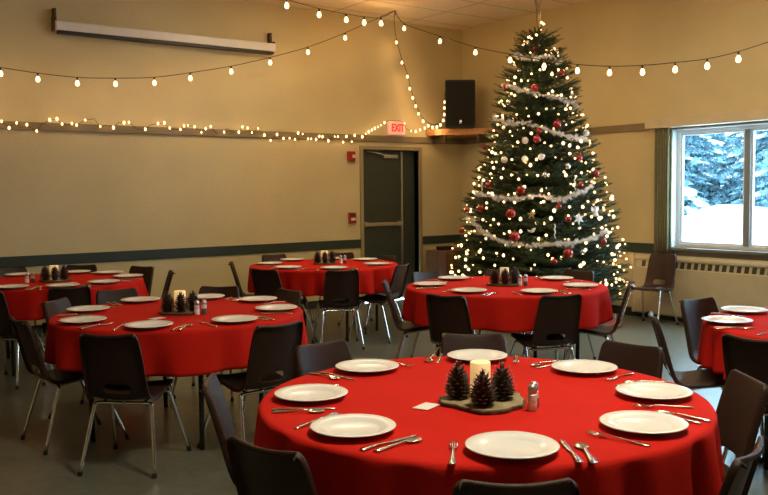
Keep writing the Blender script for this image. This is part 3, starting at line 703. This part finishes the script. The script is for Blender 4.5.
# sprig template: bottle brush of needles
def sprig_template(nn, ln, nl, wd):
    V, F = [], []
    for i in range(nn):
        u = (i+.5)/nn; a = i*2.399; d = np.array([math.cos(a), math.sin(a), .75]); d /= np.linalg.norm(d)
        s = np.array([-math.sin(a), math.cos(a), 0]); b = np.array([0, 0, u*ln]); l = nl*(1-.35*u)
        k = len(V); V += [b+s*wd, b-s*wd, b+d*l]; F.append((k, k+1, k+2))
    k = len(V); V += [np.array([0, 0, ln*.9])+np.array([wd, 0, 0]), np.array([0, 0, ln*.9])-np.array([wd, 0, 0]), np.array([0, 0, ln+nl*.9])]; F.append((k, k+1, k+2))
    return np.array(V), np.array(F)
def build_sprigs(name, items, tmpl, m, parent=None, loc=None):
    """items: list of (pos, dir, scale)"""
    TV, TF = tmpl; n = len(items)
    pos = np.array([i[0] for i in items]); dr = np.array([i[1] for i in items]); scl = np.array([i[2] for i in items])
    dr /= np.linalg.norm(dr, axis=1)[:, None]
    ref = rng.normal(size=(n, 3)); xx = np.cross(dr, ref); xx /= np.linalg.norm(xx, axis=1)[:, None]; yy = np.cross(dr, xx)
    V = (TV[None, :, 0, None]*xx[:, None]+TV[None, :, 1, None]*yy[:, None]+TV[None, :, 2, None]*dr[:, None])*scl[:, None, None]+pos[:, None]
    F = TF[None]+(np.arange(n)*len(TV))[:, None, None]
    V = V.reshape(-1, 3); F = F.reshape(-1, 3)
    me = bpy.data.meshes.new(name); me.vertices.add(len(V)); me.vertices.foreach_set('co', V.astype(np.float32).ravel())
    me.loops.add(F.size); me.loops.foreach_set('vertex_index', F.astype(np.int32).ravel())
    me.polygons.add(len(F)); me.polygons.foreach_set('loop_start', np.arange(0, F.size, 3, dtype=np.int32))
    me.polygons.foreach_set('loop_total', np.full(len(F), 3, dtype=np.int32)); me.update(calc_edges=True); me.validate()
    me.materials.append(m); return link(name, me, parent, loc)
items = []; bmb = bmesh.new(); tips = []
z = .32
lev = 0
while z < 3.24:
    Rb = rz_(z); n = int(7+Rb*17)
    for j in range(n):
        a = 2*PI*j/n+lev*1.7+random.uniform(-.12, .12)
        zz = z+random.uniform(-.05, .05); L = rz_(max(.25, zz))*random.uniform(.80, .99)
        rise = .32+.5*(zz/3.4)
        ca, sa = math.cos(a), math.sin(a)
        z_in = zz-.12*L
        def bp(t): return np.array([ca*L*t, sa*L*t, z_in+L*(.02+rise*.35*t*t)-.06*L*t])
        N_ = max(3, int(L/.055)); prev = None
        bpts = [bp(t) for t in (0.03, .35, .7, 1)]
        tube(bmb, bpts, [.008, .006, .004, .002], 4, False)
        for q in range(N_+1):
            t = .12+.88*q/N_; P_ = bp(t); d = bp(min(1, t+.05))-bp(t-.05); d /= np.linalg.norm(d)
            side = np.array([-sa, ca, 0]); reach = .55*(1-t)*min(1, L)+.12
            for s in (-1, 1):
                dd = d*.75+side*s*random.uniform(.6, 1.1)+np.array([0, 0, random.uniform(-.15, .25)])
                items.append((P_, dd, random.uniform(.75, 1.15)))
                if t > .3 and t < .9 and random.random() < .75*min(1, L+.25):
                    P2 = P_+dd/np.linalg.norm(dd)*.10; items.append((P2, dd+d*.6, random.uniform(.8, 1.1)))
        items.append((bp(.97), bp(1)-bp(.9), 1.1))
        tips.append(bp(1.0))
    z += .085 if z < 2.3 else .075
    lev += 1
for k in range(8):
    a = k*PI/4; items.append((np.array([0, 0, 3.10+.02*k]), np.array([.5*math.cos(a), .5*math.sin(a), 1.0]), .9))
items.append((np.array([0, 0, 3.2]), np.array([0, 0, 1.0]), .9))
obj('branches', bmb, M['bark'], tree)
build_sprigs('foliage', items, sprig_template(34, .105, .030, .0030), M['needle'], tree)
# red skirt
bm = bmesh.new(); n = 72
r0 = [bm.verts.new((.06*math.cos(2*PI*k/n), .06*math.sin(2*PI*k/n), .05)) for k in range(n)]
prev = r0
for r, zb in ((.3, .045), (.6, .04), (.85, .03), (.93, .006)):
    cur = [bm.verts.new((r*(1+.02*math.sin(9*2*PI*k/n))*math.cos(2*PI*k/n), r*(1+.02*math.sin(9*2*PI*k/n))*math.sin(2*PI*k/n), zb+.02*abs(math.sin(7*2*PI*k/n+r*4))*(1 if r < .9 else .2))) for k in range(n)]
    for k in range(n): bm.faces.new((prev[k], prev[(k+1) % n], cur[(k+1) % n], cur[k]))
    prev = cur
o = obj('tree_skirt', bm, M['skirt'], smooth=True, loc=(TX, TY, 0)); bake(o, 0, .004, 1)
tag(o, 'crumpled red cloth skirt on the floor around the tree foot', 'tree skirt')
bm = bmesh.new(); lathe(bm, [(.16, 0.052), (.17, .06), (.12, .14), (.05, .16)], 20, cap0=False, cap1=False)
o = obj('tree_stand', bm, M['dkmetal'], tree); bake(o, 0, .006)
# cone surface helper
def on(az, z, k=1.0, push=0): 
    a = R(az); r = rz_(z)*k+push; return Vector((TX+r*math.cos(a), TY+r*math.sin(a), z))
# tree fairy lights
root = empty('tree_light_string', (TX, TY, 0)); tag(root, 'warm white fairy lights wound around the Christmas tree', 'fairy lights')
bm = bmesh.new(); lathe(bm, [(0, -.012), (.007, -.008), (.0098, 0), (.007, .008), (0, .013)], 8); tb_me = mesh_from_bm(bm, 'tree_bulb', M['treebulb'], True)
path = []; turns = 17; NB = 680
for i in range(NB):
    u = (i+.5)/NB; zz = 3.36-(3.36-.34)*(1-(1-u)**.5 if False else u**.62); az = -53-360*turns*u**.8+random.uniform(-5, 5)
    zz = min(3.38, max(.3, zz+random.uniform(-.06, .06)))
    path.append((az, zz, random.uniform(.86, 1.04)))
P3 = [on(a, z_, k, .01)-Vector((TX, TY, 0)) for a, z_, k in path]
front = Vector((-TX, -TY, 0)).normalized()
order = sorted(range(NB), key=lambda i: -(P3[i].normalized().dot(front) if P3[i].length else 0)+random.random()*.9)
near = set(order[:100])
mb = bmesh.new()
for i, p_ in enumerate(P3):
    s = random.uniform(.8, 1.9)
    if i in near:
        b = link('tree_bulb', tb_me, root, p_); b.scale = (s, s, s)
    else:
        g = bmesh.ops.create_icosphere(mb, subdivisions=1, radius=.0098*s, matrix=Matrix.Translation(p_))
o = obj('tree_bulb', mb, M['treebulb'], root, True); o['kind'] = 'stuff'
wb = bmesh.new()
for k in range(0, NB-1):
    a_, z_, k_ = path[k]; b_, z2, k2 = path[k+1]
    seg = [on(a_+(b_-a_)*t, z_+(z2-z_)*t, .90, 0)-Vector((TX, TY, 0)) for t in (0, .33, .67, 1)]
    tube(wb, [P3[k]]+seg[1:3]+[P3[k+1]], .0018, 3, False)
obj('wire', wb, M['needle'], root)
# garlands
GARL = [[(140, 3.03), (175, 2.97), (-142, 2.93), (-110, 2.93), (-94, 2.89)], [(138, 2.68), (-176, 2.61), (-149, 2.55), (-122, 2.49), (-104, 2.45), (-82, 2.41)], [(153, 2.3), (-170, 2.22), (-146, 2.19), (-126, 2.12), (-106, 2.06), (-81, 2.03)],
        [(166, 1.46), (-171, 1.42), (-154, 1.41), (-135, 1.43), (-124, 1.39), (-110, 1.43), (-92, 1.52)], [(161, 1.2), (177, 1.11), (-171, 1.02), (-160, .96), (-151, .93), (-135, .92), (-125, .94), (-116, .94), (-102, .98), (-86, 1.05)]]
GN = ['topmost, shortest of the swags near the tip', 'second swag from the top', 'third swag from the top, slanting down to the right', 'fourth swag from the top, level across the middle', 'lowest and longest of the swags']
tin = sprig_template(30, .03, .040, .0030)
for g, gn in zip(GARL, GN):
    az = [a if a < 0 else a-360 for a, _ in g]; P_ = smoothpts([on(a, z_, 1.0, .035) for a, z_ in zip(az, [q[1] for q in g])], 20)
    it = []
    for a, b in zip(P_, P_[1:]):
        d = b-a; n = max(1, int(d.length/.012))
        for k in range(n): it.append((np.array(a.lerp(b, k/n))+rng.normal(size=3)*.006, np.array(d.normalized())+rng.normal(size=3)*.35, random.uniform(.5, 1.35)))
    it = [(np.array(p_)-np.array([TX, TY, 0]), d, s) for p_, d, s in it]
    o = build_sprigs('tinsel_garland', it, tin, M['tinsel'], None, (TX, TY, 0))
    tag(o, f'white tinsel garland on the tree, {gn}', 'garland', 'tinsel garlands on the tree')
# ornaments
def ball_meshes(m, r=.036):
    bm = bmesh.new(); bmesh.ops.create_uvsphere(bm, u_segments=18, v_segments=12, radius=r); me = mesh_from_bm(bm, 'ball', m, True)
    bm = bmesh.new(); lathe(bm, [(.009, r-.003), (.009, r+.008), (.004, r+.011)], 10); tube(bm, [(0, 0, r+.009), (0.004, 0, r+.02), (0, 0, r+.03)], .0015, 4); cap = mesh_from_bm(bm, 'cap', M['brass'], True)
    return me, cap
def where(az, z_):
    v = 'low' if z_ < 1.1 else 'mid-height' if z_ < 1.75 else 'upper' if z_ < 2.4 else 'near the tip'
    rel = ((az+133+180) % 360)-180           # 0 = facing the camera, + = right
    h_ = 'far left side' if rel < -55 else 'left side' if rel < -20 else 'middle' if rel < 15 else 'right side' if rel < 45 else 'far right side'
    return v, h_
cnt = {}
def bauble(nm, me, az, z_, s, word):
    p_ = on(az, z_, 1.0, .02); s *= 1.1; r = empty('bauble', p_, random.uniform(0, 6)); r.scale = (s, s, s)
    link('ball', me[0], r); link('hanger_cap', me[1], r)
    tag(r, f'{word} bauble on the tree, {where(az, z_)[1]}, about {z_:.1f} metres up', 'bauble', 'baubles on the tree')
RED = [(-142, 2.59), (-115, 2.19), (-138, 2.03), (161, 2.65), (-94, 2.76), (145, 1.98), (-150, 1.49), (-156, 1.25), (-152, 1.01), (-118, .84), (156, 1.28), (176, 1.3), (155, 1.05), (-101, 1.54), (-76, 1.67), (-116, 1.19), (-122, 1.32), (-90, .95), (-127, .76), (178, 1.55), (-136, 2.12), (-95, 1.83), (-147, 3.03)]
BIG = {0: 1.15, 1: 1.2, 6: 1.2, 7: 1.35, 8: 1.45, 9: 1.35, 2: 1.1}
rb = ball_meshes(M['redball']); wbm = ball_meshes(M['whiteball']); sb = ball_meshes(M['silverball'])
for i, (a, z_) in enumerate(RED): bauble('r', rb, a, z_, BIG.get(i, random.uniform(.75, 1.0)), 'large shiny red' if i in BIG else 'small shiny red')
for a, z_ in [(-170, 1.82), (-149, 1.82), (-71, 2.11), (-150, 2.02), (-134, 1.84)]: bauble('w', wbm, a, z_, .9, 'white')
for a, z_ in [(-108, .85), (179, 2.45), (-131, 1.65), (-110, 1.74)]: bauble('s', sb, a, z_, .8, 'silver')
def star(az, z_, R_, m, label, n=6):
    bm = bmesh.new(); A = []; B = []
    for k in range(2*n):
        r = R_ if k % 2 == 0 else R_*.45; a = PI*k/n
        A.append(bm.verts.new((r*math.sin(a), -.004, r*math.cos(a)))); B.append(bm.verts.new((r*math.sin(a), .004, r*math.cos(a))))
    c1 = bm.verts.new((0, -.012, 0)); c2 = bm.verts.new((0, .012, 0))
    for k in range(2*n):
        k2 = (k+1) % (2*n); bm.faces.new((A[k], A[k2], c1)); bm.faces.new((B[k2], B[k], c2)); bm.faces.new((A[k], B[k], B[k2], A[k2]))
    o = obj('star_ornament', bm, m, loc=on(az, z_, 1, .05), rotz=R(az)+PI/2); tag(o, label, 'star ornament')
star(-109, 1.19, .065, M['whiteorn'], 'white glittered star ornament on the right half of the tree')
star(-141, 1.24, .05, M['goldorn'], 'pale gold star ornament at the middle of the tree', 5)
a_ = empty('angel_ornament', on(-94, 1.27, 1, .05), R(-94)+PI/2); tag(a_, 'white angel ornament with wings on the right side of the tree', 'angel ornament')
bm = bmesh.new(); lathe(bm, [(.035, -.06), (.03, -.04), (.012, .0), (.008, .02)], 14); obj('gown', bm, M['whiteorn'], a_, True)
bm = bmesh.new(); bmesh.ops.create_uvsphere(bm, u_segments=12, v_segments=8, radius=.015, matrix=Matrix.Translation((0, 0, .033))); obj('head', bm, M['whiteball'], a_, True)
for s in (-1, 1):
    bm = bmesh.new(); q = [(s*.005, 0, .015), (s*.05, .006, .045), (s*.055, .008, .01), (s*.03, .006, -.015)]
    A = [bm.verts.new(v) for v in q]; B = [bm.verts.new((v[0], v[1]+.006, v[2])) for v in q]; bm.faces.new(A); bm.faces.new(B[::-1])
    for k in range(4): bm.faces.new((A[k], A[(k+1) % 4], B[(k+1) % 4], B[k]))
    obj('wing', bm, M['whiteorn'], a_)
bm = bmesh.new(); tube(bm, smoothpts([(-.04, 0, .02), (-.02, 0, .0), (.01, 0, .0), (.03, 0, .02), (.045, 0, .022)], 4), [.003]*3+[.012]*5+[.016]*4+[.011]*4+[.003], 8)
tag(obj('bird_ornament', bm, M['whiteorn'], smooth=True, loc=on(-141, 1.07, 1, .05), rotz=R(-141)+PI/2), 'small white bird ornament above the lowest garland', 'bird ornament')
for (a, z_, w) in ((-126, 1.07, 'at the middle above the lowest garland'), (173, 1.52, 'at the left above the level garland'), (-107, 1.57, 'at the right above the level garland')):
    bm = bmesh.new(); tube(bm, [(.006*math.sin(i*1.2), .006*math.cos(i*1.2), .07-.0115*i) for i in range(14)], [.004+.003*min(1, (13-i)/8) for i in range(14)], 7)
    tag(obj('icicle_ornament', bm, M['whiteorn'], smooth=True, loc=on(a, z_, 1, .045)), f'long thin white icicle ornament {w}', 'icicle ornament')
# gauze cord from the tree tip to the ceiling
bm = bmesh.new()
for k in range(9):
    a = 2*PI*k/9+.3; r = .045
    tube(bm, smoothpts([(0.012*math.cos(a), .012*math.sin(a), 3.30), (.018*math.cos(a), .018*math.sin(a), 3.42), (.028*math.cos(a+.4), .028*math.sin(a+.4), 3.55), (.05*math.cos(a+.9), .05*math.sin(a+.9), 3.66), (.07*math.cos(a+1.2), .07*math.sin(a+1.2), 3.798)], 4), [.008]*16+[.006], 5)
tag(obj('tree_tip_cord', bm, M['ribbon'], smooth=True, loc=(TX, TY, 0)), 'pale gold raffia cord tying the tree tip to the ceiling', 'cord')
g = empty('wrapped_present', (7.60, 6.12, .058), R(25)); tag(g, 'small white wrapped present lying on the red tree skirt', 'present')
obj('paper_wrapping', bx(-.07, .07, -.05, .05, 0, .05, .003), M['card'], g)
bm = bmesh.new(); box(bm, -.009, .009, -.0515, .0515, -.001, .0515); obj('ribbon_band', bm, M['redball'], g)

for p_ in (lead+bw)[::1]: glow((p_[0], p_[1]-.05, p_[2]-.09), 1.0)
for p_ in s2[:13]: glow((p_[0]-.05, p_[1], p_[2]-.11), 1.6)
for p_ in s3: glow((p_[0], p_[1]-.05, p_[2]-.11), 1.8)
for p_ in s4[::2]: glow((p_[0], p_[1]-.05, p_[2]-.08), .9)
for p_ in s5[::2]+s6[::2]: glow((p_[0], p_[1], p_[2]-.16), 2.2)
for p_ in pts[::4]: glow((p_[0], p_[1]-.03, p_[2]), .16)
for i in range(0, NB, 18):
    if P3[i].dot(front) > -.6: glow(P3[i]*1.0+Vector((TX, TY, 0))+Vector((P3[i].x, P3[i].y, 0)).normalized()*.06, 1.3)

# ------------------------------------------------------------------ outside
def zsnow(x, y):
    d = x-8.6
    b = .0+.026*d
    b += .92*math.exp(-((x-16.5)/3.2)**2-((y-10.3)/1.3)**2)+.30*math.exp(-((x-18)/3)**2-((y-7.5)/2)**2)+.05*math.sin(x*1.3+y)+.04*math.sin(y*2.1)
    return b
bm = bmesh.new(); nx, ny = 50, 60; G = []
for i in range(nx+1):
    row = []
    for j in range(ny+1):
        x = 8.55+(45-8.55)*(i/nx)**1.4; y = -12+50*j/ny; row.append(bm.verts.new((x, y, zsnow(x, y))))
    G.append(row)
for i in range(nx):
    for j in range(ny): bm.faces.new((G[i][j], G[i+1][j], G[i+1][j+1], G[i][j+1]))
o = obj('snow_ground', bm, M['snow'], smooth=True); tag(o, 'bright white snow bank outside beyond the window', 'snow', kind='stuff')
stm = sprig_template(16, .55, .16, .035)
def spruce(x, y, h_, r_, label, seed):
    rs = random.Random(seed); z0 = zsnow(x, y)-.05; t = empty('spruce_tree', (x, y, z0)); tag(t, label, 'tree', 'snowy spruces outside the window')
    bm = bmesh.new(); tube(bm, [(0, 0, 0), (0, 0, h_*.5), (0, 0, h_)], [.16, .1, .02], 8); obj('trunk', bm, M['sprucebark'], t)
    it = []; bs = bmesh.new(); z_ = .4
    while z_ < h_-.15:
        rr = r_*(1-z_/h_)**.85; n = int(7+rr*3.5); ph = rs.uniform(0, 6)
        for j in range(n):
            a = ph+2*PI*j/n+rs.uniform(-.15, .15); L_ = rr*rs.uniform(.75, 1.1); ca, sa = math.cos(a), math.sin(a)
            zz0 = z_+rs.uniform(-.12, .12)
            k = max(2, int(L_/.3))
            for q in range(k+1):
                tt = (q+.3)/(k+.3); p_ = np.array([ca*L_*tt, sa*L_*tt, zz0-.28*L_*tt*tt])
                for s in (-1, 1):
                    it.append((p_, np.array([ca-s*sa*.8, sa+s*ca*.8, rs.uniform(-.5, -.15)]), rs.uniform(.7, 1.1)))
                if rs.random() < .42 and tt > .25:
                    w = rs.uniform(.10, .24)
                    M4 = Matrix.Translation(Vector(p_)+Vector((0, 0, .07))) @ Matrix.Rotation(a, 4, 'Z') @ Matrix.Rotation(.25, 4, 'Y') @ Matrix.Diagonal((w*rs.uniform(1, 1.8), w, w*.32, 1))
                    bmesh.ops.create_icosphere(bs, subdivisions=2, radius=1, matrix=M4)
        z_ += .30
    build_sprigs('foliage', it, stm, M['spruce'], t)
    for v in bs.verts: v.co += Vector((math.sin(v.co.y*23+v.co.z*31), math.sin(v.co.x*27), math.sin(v.co.x*21+v.co.y*19)*.5))*.02
    obj('snow_load', bs, M['snow'], t, True)
spruce(19.0, 13.8, 7.0, 2.4, 'large snow-laden spruce outside, seen through the left part of the window', 1)
spruce(20.5, 11.0, 6.5, 2.3, 'snow-laden spruce outside, seen just left of the window mullion', 2)
spruce(18.6, 8.6, 6.2, 2.0, 'snow-laden spruce outside, seen right of the window mullion', 3)
spruce(24.5, 17.5, 8.5, 2.8, 'tall spruce in the second row outside, behind the left edge of the window', 4)
spruce(25.5, 13.0, 8.5, 2.8, 'tall spruce in the second row outside, behind the gap of the nearer two', 5)
spruce(24.0, 9.5, 8.0, 2.7, 'tall spruce in the second row outside, rightmost in the window', 6)

# ------------------------------------------------------------------ light
wd = bpy.data.worlds.new('world'); sc.world = wd; wd.use_nodes = True
bg = wd.node_tree.nodes['Background']; bg.inputs[0].default_value = (.55, .81, 1.0, 1); bg.inputs[1].default_value = 19
pl = bpy.data.lights.new('window_portal', 'AREA'); pl.shape = 'RECTANGLE'; pl.size = L; pl.size_y = H; pl.cycles.is_portal = True
po = bpy.data.objects.new('window_portal', pl); C.objects.link(po); po.location = (X0+.25, (WY0+WY1)/2, (WZ0+WZ1)/2); po.rotation_euler = (PI/2, 0, PI/2)
def fill_light(name, loc, power, col, size=.6):  # added fill light under the ceiling, stands for no fitting
    l = bpy.data.lights.new(name, 'AREA'); l.shape = 'DISK'; l.size = size; l.energy = power; l.color = col
    o = bpy.data.objects.new(name, l); C.objects.link(o); o.location = loc; return o
fill_light('overhead_fill', (2.5, 1.5, 3.75), 135, (1, .89, .68), .9)  # unseen, added to brighten the nearest table
fill_light('overhead_fill', (6.2, 4.0, 3.75), 60, (1, .82, .56), .9)  # added fill towards the window side
fill_light('overhead_fill', (5.0, 7.3, 3.75), 46, (1, .80, .50), .9)  # added fill for the back wall and rear tables
